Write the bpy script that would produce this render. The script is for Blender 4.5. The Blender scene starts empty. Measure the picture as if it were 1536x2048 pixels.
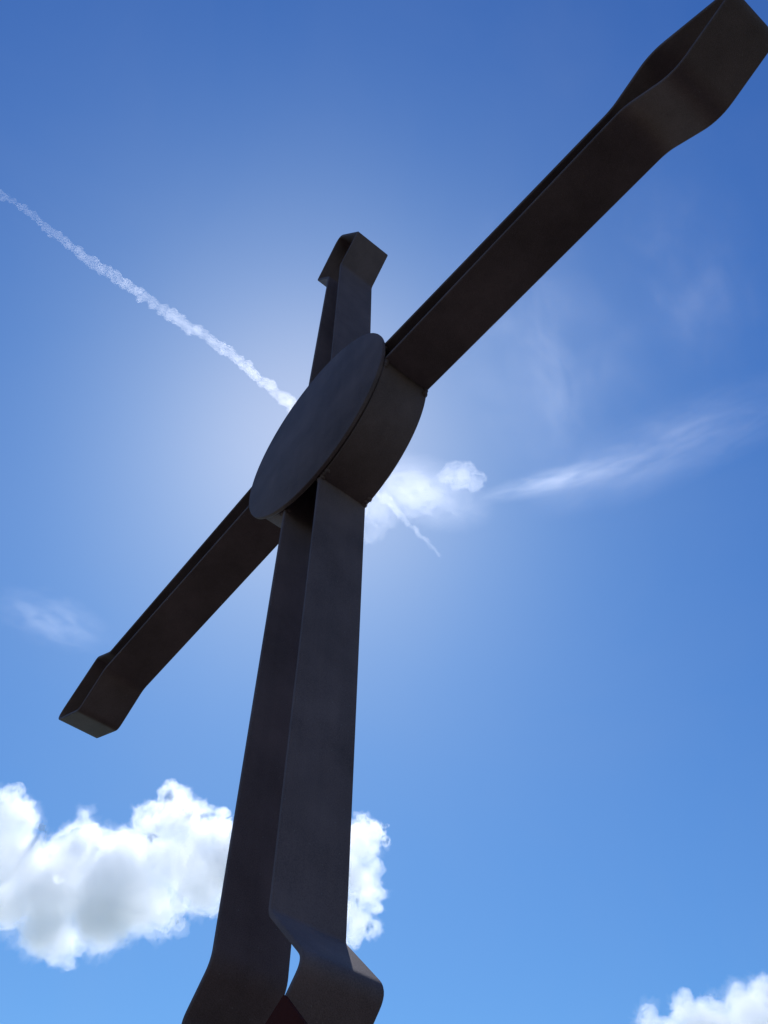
import bpy, bmesh, math, random
from mathutils import Vector, Matrix, noise

SC = bpy.context.scene
COL = SC.collection
rnd = random.Random(7)

# ------------------------------------------------------------------ camera
CAM_POS = Vector((1.9027, -1.1132, 1.60))
CAM_R = Vector((0.63566, 0.77185, 0.01306))
CAM_U = Vector((0.61801, -0.51896, 0.59055))
CAM_B = Vector((0.4626, -0.36732, -0.80689))
FPX = 1952.0
cam_d = bpy.data.cameras.new("camera")
cam_d.sensor_fit = 'HORIZONTAL'
cam_d.sensor_width = 36.0
cam_d.lens = FPX / 1536.0 * 36.0
cam_d.clip_start = 0.05
cam_d.clip_end = 60000.0
cam = bpy.data.objects.new("camera", cam_d)
COL.objects.link(cam)
m3 = Matrix((CAM_R, CAM_U, CAM_B)).transposed()
cam.matrix_world = Matrix.Translation(CAM_POS) @ m3.to_4x4()
SC.camera = cam
SC.render.resolution_x = 768
SC.render.resolution_y = 1024

# ------------------------------------------------------------------ sky and sun
SUN_DIR = Vector((-0.45802, 0.26652, 0.84805)).normalized()
SUN_EL = math.asin(SUN_DIR.z)
SUN_ROT = math.atan2(SUN_DIR.x, SUN_DIR.y)
SKY_GRADE = ((2.0, 0.615), (1.66, 1.0), (1.12, 2.30))
world = bpy.data.worlds.new("World")
SC.world = world
world.use_nodes = True
wt = world.node_tree
wt.nodes.clear()
w_out = wt.nodes.new("ShaderNodeOutputWorld")
w_bg = wt.nodes.new("ShaderNodeBackground")
w_sky = wt.nodes.new("ShaderNodeTexSky")
w_sky.sky_type = 'NISHITA'
w_sky.sun_disc = False
w_sky.sun_elevation = SUN_EL
w_sky.sun_rotation = SUN_ROT
w_sky.altitude = 200.0
w_sky.air_density = 1.0
w_sky.dust_density = 0.27
w_sky.ozone_density = 2.5
w_bg.inputs["Strength"].default_value = 0.05
w_sep = wt.nodes.new("ShaderNodeSeparateColor")    # the camera's contrast and white balance, channel by channel
w_com = wt.nodes.new("ShaderNodeCombineColor")
wt.links.new(w_sky.outputs["Color"], w_sep.inputs["Color"])
for ch, (pw, k) in enumerate(SKY_GRADE):
    p_ = wt.nodes.new("ShaderNodeMath"); p_.operation = 'POWER'
    p_.inputs[1].default_value = pw
    q_ = wt.nodes.new("ShaderNodeMath"); q_.operation = 'MULTIPLY'
    q_.inputs[1].default_value = k
    wt.links.new(w_sep.outputs[ch], p_.inputs[0])
    wt.links.new(p_.outputs[0], q_.inputs[0])
    wt.links.new(q_.outputs[0], w_com.inputs[ch])
w_tc = wt.nodes.new("ShaderNodeTexCoord")       # uneven thin high haze
w_no = wt.nodes.new("ShaderNodeTexNoise")
w_no.inputs["Scale"].default_value = 4.0
w_no.inputs["Detail"].default_value = 7.0
w_no.inputs["Roughness"].default_value = 0.55
w_no.inputs["Distortion"].default_value = 0.8
wt.links.new(w_tc.outputs["Generated"], w_no.inputs["Vector"])
w_mr = wt.nodes.new("ShaderNodeMapRange")
w_mr.inputs["From Min"].default_value = 0.35; w_mr.inputs["From Max"].default_value = 0.75
w_mr.inputs["To Max"].default_value = 0.05
wt.links.new(w_no.outputs["Fac"], w_mr.inputs["Value"])
w_hz = wt.nodes.new("ShaderNodeMix"); w_hz.data_type = 'RGBA'
w_hz.inputs[7].default_value = (8.0, 9.4, 12.0, 1)
wt.links.new(w_mr.outputs[0], w_hz.inputs["Factor"])
wt.links.new(w_com.outputs["Color"], w_hz.inputs[6])
wt.links.new(w_hz.outputs[2], w_bg.inputs["Color"])
wt.links.new(w_bg.outputs["Background"], w_out.inputs["Surface"])

sun_d = bpy.data.lights.new("sun", 'SUN')
sun_d.energy = 3.0
sun_d.angle = math.radians(0.53)
sun_d.color = (1.0, 0.98, 0.96)
sun = bpy.data.objects.new("sun", sun_d)
COL.objects.link(sun)
sun.location = SUN_DIR * 50
sun.rotation_euler = (-SUN_DIR).to_track_quat('-Z', 'Y').to_euler()

SC.view_settings.view_transform = 'Standard'
SC.view_settings.look = 'None'
SC.view_settings.exposure = 0.0
SC.view_settings.gamma = 1.0
SC.cycles.volume_bounces = 18
SC.cycles.max_bounces = 20
SC.cycles.transparent_max_bounces = 128
SC.cycles.volume_step_rate = 0.35
SC.cycles.volume_max_steps = 256


# ------------------------------------------------------------------ helpers
def tag(o, label=None, cat=None, group=None, kind=None):
    if label: o["label"] = label
    if cat: o["category"] = cat
    if group: o["group"] = group
    if kind: o["kind"] = kind
    return o


def mesh_obj(name, bm, mat, parent=None, sharp=35.0, smooth=True):
    me = bpy.data.meshes.new(name)
    bmesh.ops.recalc_face_normals(bm, faces=bm.faces[:])
    bm.to_mesh(me)
    bm.free()
    if smooth:
        me.polygons.foreach_set("use_smooth", [True] * len(me.polygons))
        if sharp: me.set_sharp_from_angle(angle=math.radians(sharp))
    me.materials.append(mat)
    o = bpy.data.objects.new(name, me)
    COL.objects.link(o)
    if parent: o.parent = parent
    return o


def new_mat(name):
    m = bpy.data.materials.new(name)
    m.use_nodes = True
    nt = m.node_tree
    nt.nodes.clear()
    out = nt.nodes.new("ShaderNodeOutputMaterial")
    return m, nt, out


def noise_node(nt, scale, detail=4.0, rough=0.6, coord=None):
    n = nt.nodes.new("ShaderNodeTexNoise")
    n.inputs["Scale"].default_value = scale
    n.inputs["Detail"].default_value = detail
    n.inputs["Roughness"].default_value = rough
    if coord: nt.links.new(coord, n.inputs["Vector"])
    return n


def ramp(nt, fac, stops):
    r = nt.nodes.new("ShaderNodeValToRGB")
    cr = r.color_ramp
    while len(cr.elements) < len(stops): cr.elements.new(0.5)
    for e, (p, c) in zip(cr.elements, stops):
        e.position = p
        e.color = (*c, 1)
    nt.links.new(fac, r.inputs["Fac"])
    return r


def painted(name, dark, light, rough=0.5, grain=900.0, bump=0.25, speck=True, spec=0.5):
    """grainy weathered paint / stone-like coating on steel plate"""
    m, nt, out = new_mat(name)
    tc = nt.nodes.new("ShaderNodeTexCoord")
    co = tc.outputs["Object"]
    big = noise_node(nt, 3.0, 5, 0.6, co)
    fine = noise_node(nt, grain, 2, 0.7, co)
    mixf = nt.nodes.new("ShaderNodeMath"); mixf.operation = 'MULTIPLY_ADD'
    nt.links.new(big.outputs["Fac"], mixf.inputs[0])
    mixf.inputs[1].default_value = 0.55
    mul = nt.nodes.new("ShaderNodeMath"); mul.operation = 'MULTIPLY'
    nt.links.new(fine.outputs["Fac"], mul.inputs[0]); mul.inputs[1].default_value = 0.45
    nt.links.new(mul.outputs[0], mixf.inputs[2])
    r = ramp(nt, mixf.outputs[0], [(0.36, dark), (0.64, light)])
    col = r.outputs["Color"]
    mps = nt.nodes.new("ShaderNodeMapping")
    mps.inputs["Scale"].default_value = (26.0, 26.0, 1.1)
    nt.links.new(co, mps.inputs["Vector"])
    runs = noise_node(nt, 1.0, 6, 0.65, mps.outputs["Vector"])
    rr_ = ramp(nt, runs.outputs["Fac"], [(0.34, (0.66, 0.66, 0.68)), (0.62, (1.14, 1.10, 1.06))])
    mr_ = nt.nodes.new("ShaderNodeMix"); mr_.data_type = 'RGBA'; mr_.blend_type = 'MULTIPLY'
    mr_.inputs["Factor"].default_value = 0.2
    nt.links.new(col, mr_.inputs[6]); nt.links.new(rr_.outputs["Color"], mr_.inputs[7])
    col = mr_.outputs[2]
    if speck:
        vor = nt.nodes.new("ShaderNodeTexVoronoi")
        vor.inputs["Scale"].default_value = grain * 0.12
        nt.links.new(co, vor.inputs["Vector"])
        sp = ramp(nt, vor.outputs["Distance"], [(0.0, (1, 1, 1)), (0.06, (0, 0, 0))])
        mx = nt.nodes.new("ShaderNodeMix"); mx.data_type = 'RGBA'
        nt.links.new(sp.outputs["Color"], mx.inputs["Factor"])
        nt.links.new(col, mx.inputs[6])
        mx.inputs[7].default_value = (0.30, 0.29, 0.28, 1)
        col = mx.outputs[2]
    b = nt.nodes.new("ShaderNodeBsdfPrincipled")
    nt.links.new(col, b.inputs["Base Color"])
    b.inputs["Roughness"].default_value = rough
    b.inputs["Specular IOR Level"].default_value = spec
    bp = nt.nodes.new("ShaderNodeBump")
    bp.inputs["Strength"].default_value = bump
    bp.inputs["Distance"].default_value = 0.002
    nt.links.new(fine.outputs["Fac"], bp.inputs["Height"])
    nt.links.new(bp.outputs["Normal"], b.inputs["Normal"])
    nt.links.new(b.outputs["BSDF"], out.inputs["Surface"])
    return m


M_STEEL = painted("grey_painted_steel", (0.085, 0.054, 0.055), (0.176, 0.115, 0.118), 0.72, grain=330.0, bump=0.5, spec=0.22)
M_RED = painted("red_primer_steel", (0.048, 0.008, 0.005), (0.075, 0.013, 0.009), 0.9, spec=0.1)
M_STONE = painted("granite", (0.20, 0.19, 0.18), (0.36, 0.34, 0.32), 0.7, 300.0)
M_PAVE = painted("concrete_paving", (0.055, 0.050, 0.049), (0.09, 0.082, 0.08), 0.85, 160.0)
M_GRASS = painted("mown_grass", (0.035, 0.05, 0.015), (0.07, 0.09, 0.03), 0.9, 60.0, 0.6, False)


# ------------------------------------------------------------------ ground
def sheet(name, x0, x1, y0, y1, z, mat):
    bm = bmesh.new()
    bm.faces.new([bm.verts.new(v) for v in ((x0, y0, z), (x1, y0, z), (x1, y1, z), (x0, y1, z))])
    return tag(mesh_obj(name, bm, mat, None, None, False), kind="structure")


sheet("ground", -6000, 6000, -6000, 6000, 0.0, M_GRASS)
sheet("pavement", -7, 7, -7, 7, 0.004, M_PAVE)

# ------------------------------------------------------------------ the cross
HZ = 5.1363                      # height of the middle of the cross
DEPTH = 0.224                    # width of the plates, front to back
T = 0.015                        # plate thickness
HUB = (0.0408, -0.0046)
R_FRONT, R_WALL = 0.466, 0.443
P = {'Rt0': (0.5, 0.102), 'Rb0': (0.5, -0.045), 'Rt1': (1.703, -0.005), 'Rb1': (1.735, -0.102), 'Rt2': (1.905, 0.102), 'Rb2': (1.914, -0.24), 'R3': (2.233, -0.085),
     'Lt0': (-0.5, 0.13), 'Lb0': (-0.5, -0.043), 'Lt1': (-1.708, 0.026), 'Lb1': (-1.699, -0.111), 'Lt2': (-1.882, 0.122), 'Lb2': (-1.888, -0.25), 'L3': (-2.231, -0.093),
     'Tl0': (-0.101, 0.5), 'Tr0': (0.088, 0.5), 'Tl1': (-0.067, 1.779), 'Tr1': (0.062, 1.746), 'Tl2': (-0.191, 1.972), 'Tr2': (0.206, 1.963), 'T3': (0.002, 2.323),
     'Bl0': (-0.142, -0.5), 'Br0': (0.102, -0.5), 'Bl1': (-0.142, -2.268), 'Br1': (0.111, -2.252), 'Bl2': (-0.247, -2.391), 'Br2': (0.275, -2.430), 'B3': (0.005, -2.725)}
P = {k: Vector(v) for k, v in P.items()}


def hub_hit(a, b):
    """where the line b->a (plate running to the hub) meets the hub wall circle"""
    c = Vector(HUB); d = (a - b).normalized(); o = b - c
    bb = o.dot(d); cc = o.dot(o) - R_WALL ** 2
    return b + d * (-bb - math.sqrt(max(bb * bb - cc, 0)))


def fillet(path, radii, seg=7):
    out = [path[0]]
    for i in range(1, len(path) - 1):
        p, a, b = path[i], path[i - 1], path[i + 1]
        r = radii[i - 1]
        u = (a - p).normalized(); v = (b - p).normalized()
        ang = u.angle(v)
        cut = min(r / math.tan(ang / 2), (a - p).length * .45, (b - p).length * .45)
        p0, p1 = p + u * cut, p + v * cut
        for k in range(seg + 1):
            t = k / seg
            out.append(p0 * (1 - t) ** 2 + p * 2 * t * (1 - t) + p1 * t * t)
    out.append(path[-1])
    return out


def strip(bm, path, side, y0=0.0, y1=DEPTH, th=T, caps=(True, True)):
    """bent plate: PATH is the outer face's line, side = +1 / -1 puts the thickness left / right of it"""
    c = 0.003
    prof = [(0, y0 + c), (0, y1 - c), (c, y1), (th - c, y1), (th, y1 - c), (th, y0 + c), (th - c, y0), (c, y0)]
    rings = []
    n = len(path)
    for i, p in enumerate(path):
        d0 = (path[i] - path[i - 1]).normalized() if i else None
        d1 = (path[i + 1] - path[i]).normalized() if i < n - 1 else None
        if d0 is None: d0 = d1
        if d1 is None: d1 = d0
        n0 = Vector((-d0.y, d0.x)) * side; n1 = Vector((-d1.y, d1.x)) * side
        m = n0 + n1; m = m / max(m.dot(n0), 0.3)
        rings.append([bm.verts.new((p.x + m.x * k, y, HZ + p.y + m.y * k)) for k, y in prof])
    for a, b in zip(rings, rings[1:]):
        for j in range(8):
            bm.faces.new((a[j], a[(j + 1) % 8], b[(j + 1) % 8], b[j]))
    if caps[0]: bm.faces.new(rings[0])
    if caps[1]: bm.faces.new(rings[-1])


def lerp(a, b, t): return a * (1 - t) + b * t


cross = bpy.data.objects.new("roadside_cross", None)
cross.location = (0, 0, 0)
COL.objects.link(cross)
tag(cross, "tall dark grey steel cross of bent plates with diamond ends and a round disc", "cross")

# each limb: two parallel plates (shaft) and one bent plate closing it in a diamond (its end)
LIMBS = {
    'R': ("arm", 'b', 't', +1), 'L': ("arm", 'b', 't', -1),
    'T': ("upper_post", 'r', 'l', +1), 'B': ("post", 'r', 'l', -1),
}
hub_pts = {}
for L, (nm, s1, s2, side) in LIMBS.items():
    a0, a1, a2 = (P[L + s1 + k] for k in '012')
    b0, b1, b2 = (P[L + s2 + k] for k in '012')
    tip = P[L + '3']
    ah, bh = hub_hit(a0, a1), hub_hit(b0, b1)
    hub_pts[L + s1], hub_pts[L + s2] = ah, bh
    bm = bmesh.new()
    ca, cb = lerp(ah, a1, 0.93), lerp(bh, b1, 0.93)
    inn = (bh - b1).normalized() * (0.42 if L == 'B' else 0.0)      # the post's far plate runs on inside the hub
    strip(bm, [ah, ca], side)
    strip(bm, [cb, bh + inn], side)
    shaft = mesh_obj(nm, bm, M_STEEL, cross)
    bm = bmesh.new()
    radii = {'R': [.12, .12, .04, .12, .12], 'L': [.10, .06, .055, .04, .05], 'T': [.06, .02, .05, .02, .05], 'B': [.03, .05, .05, .05, .08]}[L]
    path = fillet([ca, a1, a2, tip, b2, b1, cb], radii)
    strip(bm, path, side)
    mesh_obj("diamond_end", bm, M_STEEL, shaft)


# hub wall: four arcs between the limbs, then a disc in front and one behind
def arc(bm, p, q):
    c = Vector(HUB)
    a = math.atan2(p.y - c.y, p.x - c.x); b = math.atan2(q.y - c.y, q.x - c.x)
    if b < a: b += 2 * math.pi
    n = 28
    path = [c + Vector((math.cos(a + (b - a) * k / n), math.sin(a + (b - a) * k / n))) * R_WALL for k in range(n + 1)]
    strip(bm, path, +1)


bm = bmesh.new()
arc(bm, hub_pts['Rt'], hub_pts['Tr'])
arc(bm, hub_pts['Tl'], hub_pts['Lt'])
arc(bm, hub_pts['Lb'], hub_pts['Bl'])
arc(bm, hub_pts['Br'], hub_pts['Rb'])
mesh_obj("hub_wall", bm, M_STEEL, cross)


def disc(bm, r, y0, y1, hub=HUB, n=128, c=0.006):
    prof = [(r - c, y0), (r - c * .3, y0 + c * .3), (r, y0 + c), (r, y1 - c), (r - c, y1)]
    rings = [[bm.verts.new((hub[0] + rr * math.cos(2 * math.pi * k / n), y, HZ + hub[1] + rr * math.sin(2 * math.pi * k / n))) for k in range(n)] for rr, y in prof]
    for a, b in zip(rings, rings[1:]):
        for k in range(n): bm.faces.new((a[k], a[(k + 1) % n], b[(k + 1) % n], b[k]))
    bm.faces.new(rings[0]); bm.faces.new(rings[-1])


bm = bmesh.new(); disc(bm, R_FRONT, -0.021, -0.001, (0.028, 0.020))
mesh_obj("hub_disc", bm, M_STEEL, cross)
bm = bmesh.new(); disc(bm, R_WALL - 0.021, DEPTH - 0.024, DEPTH - 0.006)
mesh_obj("hub_disc", bm, M_STEEL, cross)

# lumps of weld at the front and rear corners where the limbs meet the hub wall
for k, p in hub_pts.items():
    c = Vector(HUB)
    out = (p - c).normalized()
    tan = Vector((-out.y, out.x)) * (-1 if k in ('Rt', 'Tl', 'Lb', 'Br') else 1)
    for y in (0.012, DEPTH - 0.010):
        bm = bmesh.new()
        for i in range(4):
            q = p - out * (0.002 + rnd.uniform(0, .004)) - tan * (0.016 * i - 0.014)
            bmesh.ops.create_icosphere(bm, subdivisions=2, radius=0.0125 + rnd.uniform(-.003, .002),
                                       matrix=Matrix.Translation((q.x, y + rnd.uniform(-.003, .003), HZ + q.y)))
        mesh_obj("weld_bead", bm, M_STEEL, cross, 60)

# steel foot that holds the lowest diamond, and the granite plinth under it
bm = bmesh.new()
ft = [(0.2196, 2.637), (0.110, 2.565), (-0.30, 1.62), (0.36, 1.62), (0.40, 2.445)]
front = [bm.verts.new((x, -0.014, z)) for x, z in ft]
back = [bm.verts.new((x, -0.004, z)) for x, z in ft]
bm.faces.new(front); bm.faces.new(back[::-1])
for i in range(5): bm.faces.new((front[i], front[(i + 1) % 5], back[(i + 1) % 5], back[i]))
foot = mesh_obj("foot", bm, M_RED, cross, 20)

bm = bmesh.new()
for (hx, hy, z0, z1, tp) in ((1.0, .8, 0.006, 0.35, 1.0), (0.62, .5, 0.352, 1.5, .88), (0.66, .5, 1.502, 1.62, 1.0)):
    r = bmesh.ops.create_cube(bm, size=1.0)
    for v in r['verts']:
        top = v.co.z > 0
        k = tp if top else 1.0
        v.co = Vector((v.co.x * 2 * hx * k, v.co.y * 2 * hy * k + 0.1, z1 if top else z0))
bmesh.ops.bevel(bm, geom=bm.edges[:], offset=0.012, segments=2, affect='EDGES')
tag(mesh_obj("stone_plinth", bm, M_STONE, None, 30), "stepped granite plinth under the tall steel cross", "plinth")

# ------------------------------------------------------------------ air: clouds and a contrail


def ray(u, v):
    return (CAM_R * ((u - 768) / FPX) - CAM_U * ((v - 1024) / FPX) - CAM_B).normalized()


def at(u, v, dist): return CAM_POS + ray(u, v) * dist


def vapour(name, density, aniso=0.75, white=(1, 1, 1), noise_fn=None):
    m, nt, out = new_mat(name)
    pv = nt.nodes.new("ShaderNodeVolumePrincipled")
    pv.inputs["Color"].default_value = (*white, 1)
    pv.inputs["Density"].default_value = density
    pv.inputs["Anisotropy"].default_value = aniso
    if noise_fn: noise_fn(nt, pv, density)
    nt.links.new(pv.outputs["Volume"], out.inputs["Volume"])
    # the skin itself is clear: all one sees is the vapour inside
    rgb = nt.nodes.new("ShaderNodeRGB"); rgb.outputs[0].default_value = (1, 1, 1, 1)
    tr = nt.nodes.new("ShaderNodeBsdfTransparent")
    nt.links.new(rgb.outputs[0], tr.inputs["Color"])
    nt.links.new(tr.outputs["BSDF"], out.inputs["Surface"])
    return m


def puff_mesh(name, blobs, dist, voxel_px, seed, shells):
    """one cloud: nested closed lumpy skins round all the blobs (pixel u, v, radius) at their real distance;
    SHELLS = (how far the skin shrinks in pixels, how rough it is in pixels, its vapour)"""
    k = dist / FPX
    parts = []
    off = Vector((seed * 3.1, seed * 1.7, 0))
    for si, (shrink, amp, mat) in enumerate(shells):
        rr = random.Random(seed)
        bm = bmesh.new()
        for (u, v, r) in blobs:
            c = at(u, v, dist + rr.uniform(-.6, .6) * r * k)
            bmesh.ops.create_icosphere(bm, subdivisions=3 if r > 12 else 2, radius=(r - min(shrink, .4 * r)) * k, matrix=Matrix.Translation(c))
        me = bpy.data.meshes.new(name)
        bm.to_mesh(me); bm.free()
        o = bpy.data.objects.new(name, me)
        COL.objects.link(o)
        md = o.modifiers.new("remesh", 'REMESH')
        md.mode = 'VOXEL'; md.voxel_size = voxel_px * k
        dg = bpy.context.evaluated_depsgraph_get()
        me2 = bpy.data.meshes.new_from_object(o.evaluated_get(dg))
        bpy.data.objects.remove(o); bpy.data.meshes.remove(me)
        nrm = [Vector(n.vector) for n in me2.vertex_normals]
        co = []
        sh = off + Vector((0, 0, si * 9.0))
        for v, n in zip(me2.vertices, nrm):
            q = v.co / k
            a = 1.2 * noise.noise(q / 70 + sh) + .8 * noise.noise(q / 33 + sh)
            b = abs(noise.noise(q / 30 + off)) + .6 * abs(noise.noise(q / 13 + off)) + .55 * abs(noise.noise(q / 6.5 + sh)) + .42 * abs(noise.noise(q / 3.2 + sh))
            w = max(noise.noise(q / 38 + sh * 2), 0) * noise.fractal(q / 9 + sh, .8, 2.1, 3) * 1.2
            co.extend(v.co + n * k * amp * (a * .7 + b * 1.0 + w - .62))
        me2.vertices.foreach_set("co", co)
        parts.append((me2, mat))
    bm = bmesh.new()
    for i, (me2, mat) in enumerate(parts):
        n0 = len(bm.faces)
        bm.from_mesh(me2)
        bm.faces.ensure_lookup_table()
        for f in bm.faces[n0:]: f.material_index = i
        bpy.data.meshes.remove(me2)
    me = bpy.data.meshes.new(name)
    bm.to_mesh(me); bm.free()
    for _, mat in parts: me.materials.append(mat)
    o = bpy.data.objects.new(name, me)
    COL.objects.link(o)
    return o


CLOUD_D = 900.0
M_CORE = vapour("cloud_core", 0.038, 0.70, (0.966, 0.983, 1.0))
M_VEIL = vapour("cloud_fringe", 0.014, 0.70)
M_MID = vapour("cloud_middle", 0.042, 0.70, (0.976, 0.988, 1.0))
SHELLS = [(1, 26, vapour("cloud_wisps", 0.006, 0.70)), (2, 17, M_VEIL), (5, 14, M_MID), (9, 14, M_MID), (13, 15, M_MID), (22, 18, M_CORE)]
big = [(22, 1622, 40), (10, 1645, 60), (28, 1722, 66), (-60, 1700, 90), (165, 1668, 38), (150, 1710, 58), (352, 1600, 32), (350, 1645, 55), (300, 1648, 42), (390, 1630, 32),
       (430, 1672, 48), (445, 1722, 66), (400, 1762, 70), (100, 1855, 62), (125, 1888, 40), (200, 1822, 72), (275, 1800, 70), (325, 1822, 42), (235, 1755, 90), (100, 1780, 80), (20, 1800, 62), (-60, 1800, 70),
       (330, 1722, 66), (262, 1706, 48), (392, 1706, 55), (500, 1720, 80), (560, 1700, 80), (560, 1780, 75), (640, 1740, 88), (640, 1815, 66), (712, 1690, 50), (746, 1664, 20), (720, 1762, 45), (738, 1792, 32), (715, 1845, 38)]
rag = random.Random(5)
def ragged(bl):
    """small billows breaking out of the edge of each big one"""
    out = [(u, v, r - 5 if r > 34 else r) for u, v, r in bl]
    for u, v, r in bl:
        if r < 30: continue
        for _ in range(7):
            a = rag.uniform(0, 2 * math.pi); q = rag.uniform(9, 18)
            out.append((u + math.cos(a) * (r - 5), v + math.sin(a) * (r - 5), q))
    return out
big += [(96, 1668, 9), (84, 1652, 7), (766, 1650, 8), (772, 1686, 8)]
tag(puff_mesh("cumulus_cloud", ragged(big), CLOUD_D, 2.6, 3, SHELLS),
    "large white cumulus cloud with a grey blue heart behind the foot of the cross", "cloud")
small = [(1296, 2046, 24), (1378, 2032, 40), (1360, 2018, 24), (1425, 2050, 44), (1488, 2022, 44), (1530, 1992, 34), (1545, 2050, 70), (1440, 2100, 70), (1340, 2100, 60), (1560, 2120, 80)]
tag(puff_mesh("cumulus_cloud", ragged(small), CLOUD_D * 1.15, 2.6, 8, SHELLS),
    "white cumulus cloud just showing in the lower right corner of the sky", "cloud")


TR_D = 6000.0
trail = [(-60, 347, 5.5), (0, 387, 5.5), (60, 425, 6.2), (105, 468, 7.5), (160, 505, 8.5), (240, 562, 9.5), (330, 622, 10), (420, 678, 9.5), (480, 722, 9), (530, 765, 9), (578, 806, 10), (640, 870, 10),
         (700, 935, 9), (765, 995, 8), (800, 1027, 7), (830, 1060, 5), (862, 1092, 3.5), (880, 1112, 2)]
tr = random.Random(21)
blobs = []
for (a, b) in zip(trail, trail[1:]):
    n = max(2, int(math.dist(a[:2], b[:2]) / 3.0))
    for i in range(n):
        t = (i + tr.random()) / n
        u, v, r = (a[j] + (b[j] - a[j]) * t for j in range(3))
        r *= 1.3
        j = r * .5
        blobs.append((u + tr.uniform(-j, j), v + tr.uniform(-j, j), max(r * tr.uniform(.32, .66), 2.4)))
M_TRAIL = vapour("contrail_vapour", 0.0021, 0.7)
tag(puff_mesh("contrail", blobs, TR_D, 1.6, 4, [(-1.8, 3.0, M_TRAIL), (0.0, 2.6, M_TRAIL), (1.6, 2.3, M_TRAIL)]),
    "thin white contrail running diagonally across the sky behind the cross", "contrail")

M_THIN = vapour("tuft_vapour", 0.0026, 0.7)
tuft = [(925, 952, 22), (900, 946, 13), (948, 962, 15), (938, 940, 12), (962, 955, 8), (888, 952, 8), (915, 966, 10)]
tag(puff_mesh("cloud_tuft", tuft, 2500.0, 2.2, 12, [(-6, 11, M_THIN), (-2, 10, M_THIN), (2, 9, M_THIN), (6, 8, M_THIN)]),
    "small bright cloud tuft standing alone to the right of the hub", "cloud")
patch = [(745, 1015, 34), (765, 1030, 26), (775, 1005, 24), (800, 1000, 20), (825, 1003, 16), (850, 1000, 14), (870, 990, 12), (760, 1055, 12), (740, 1060, 16), (810, 975, 22), (835, 965, 16), (780, 980, 22)]
M_THINNER = vapour("patch_vapour", 0.0009, 0.7)
tag(puff_mesh("cloud_patch", patch, 2500.0, 2.6, 15, [(-8, 16, M_THINNER), (-3, 14, M_THINNER), (3, 12, M_THINNER), (8, 11, M_THINNER)]),
    "ragged glowing cloud patch beside the post just under the hub", "cloud")


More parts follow.
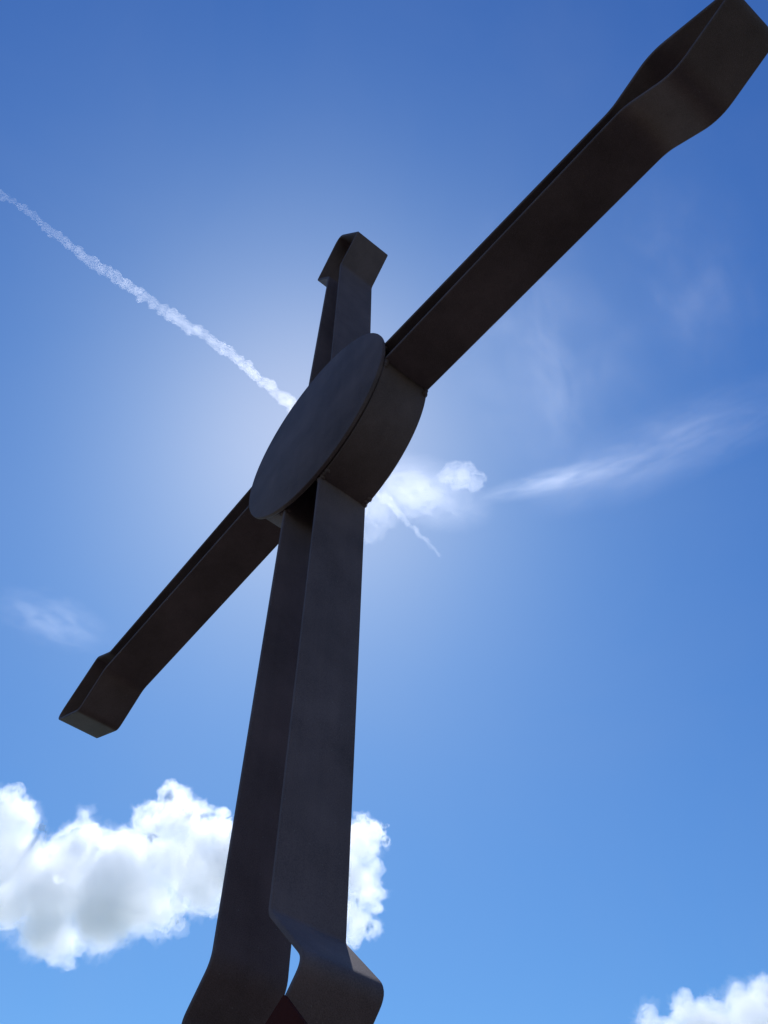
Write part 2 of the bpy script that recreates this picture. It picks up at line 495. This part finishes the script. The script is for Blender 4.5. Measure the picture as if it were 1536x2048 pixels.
def soft_cloud(name, u, v, ru, rv, ang, tau, label, cat, dist=3000.0, nscale=1.6, power=1.5, sharp=(0.35, 0.75), seed=0):
    """thin fuzzy cloud: an ellipsoid of vapour that thins out towards its edge and is broken up by streaks"""
    k = dist / FPX
    c = at(u, v, dist)
    w = -ray(u, v)
    x = (CAM_R - w * CAM_R.dot(w)).normalized(); y = w.cross(x)
    ca, sa = math.cos(ang), math.sin(ang)
    ax, ay = x * ca + y * sa, y * ca - x * sa
    rz = min(ru, rv) * 1.0

    def fn(nt, pv, dens):
        tc = nt.nodes.new("ShaderNodeTexCoord")
        ln = nt.nodes.new("ShaderNodeVectorMath"); ln.operation = 'LENGTH'
        nt.links.new(tc.outputs["Object"], ln.inputs[0])
        f = nt.nodes.new("ShaderNodeMapRange")
        f.inputs["From Min"].default_value = 1.0; f.inputs["From Max"].default_value = 0.0
        nt.links.new(ln.outputs["Value"], f.inputs["Value"])
        pw = nt.nodes.new("ShaderNodeMath"); pw.operation = 'POWER'
        nt.links.new(f.outputs[0], pw.inputs[0]); pw.inputs[1].default_value = power
        mp = nt.nodes.new("ShaderNodeMapping")
        mp.inputs["Location"].default_value = (seed * 2.3, seed * 1.1, 0)
        nt.links.new(tc.outputs["Object"], mp.inputs["Vector"])
        no = noise_node(nt, nscale, 7, 0.62, mp.outputs["Vector"])
        no.inputs["Distortion"].default_value = 1.3
        nr = nt.nodes.new("ShaderNodeMapRange")
        nr.inputs["From Min"].default_value, nr.inputs["From Max"].default_value = sharp
        nt.links.new(no.outputs["Fac"], nr.inputs["Value"])
        mu = nt.nodes.new("ShaderNodeMath"); mu.operation = 'MULTIPLY'
        nt.links.new(pw.outputs[0], mu.inputs[0]); nt.links.new(nr.outputs[0], mu.inputs[1])
        m2 = nt.nodes.new("ShaderNodeMath"); m2.operation = 'MULTIPLY'
        nt.links.new(mu.outputs[0], m2.inputs[0]); m2.inputs[1].default_value = dens
        nt.links.new(m2.outputs[0], pv.inputs["Density"])

    mat = vapour(name + "_vapour", tau / (2 * rz * k), 0.7, noise_fn=fn)
    bm = bmesh.new()
    bmesh.ops.create_icosphere(bm, subdivisions=4, radius=1.0)
    o = mesh_obj(name, bm, mat, None, None)
    R = Matrix((ax, ay, w)).transposed().to_4x4()
    o.matrix_world = Matrix.Translation(c) @ R @ Matrix.Diagonal((ru * k, rv * k, rz * k, 1))
    return tag(o, label, cat)


soft_cloud("cirrus_streak", 1120, 958, 180, 30, 0.24, 0.75, "bright thin cirrus streak trailing away from the small cloud tuft", "cirrus cloud", nscale=2.6, sharp=(.42, .70), power=1.1, seed=3)
soft_cloud("cirrus_streak", 1340, 890, 330, 90, 0.42, 0.45, "long faint cirrus band reaching the right edge of the sky", "cirrus cloud", nscale=2.8, sharp=(.42, .72), power=1.1, seed=9)
soft_cloud("cirrus_veil", 1110, 730, 230, 380, 0.5, 0.34, "broad pale cirrus veil under the larger arm", "cirrus cloud", nscale=2.4, sharp=(.44, .75), seed=4)
soft_cloud("cirrus_veil", 1390, 560, 170, 260, 0.4, 0.30, "very faint cirrus veil right of the larger arm's outer half", "cirrus cloud", nscale=2.6, sharp=(.44, .75), seed=7)
soft_cloud("cirrus_streak", 105, 1240, 135, 60, -0.35, 0.7, "small faint cirrus wisp left of the smaller arm", "cirrus cloud", nscale=2.2, sharp=(.44, .74), seed=5)
soft_cloud("glow_veil", 855, 985, 150, 80, -0.3, 0.45, "milky veil of thin vapour added as glow between the hub and the small cloud tuft", "cloud", nscale=1.8, sharp=(.3, .75), power=1.1, seed=11)  # added vapour that imitates the diffuse glow around the tuft
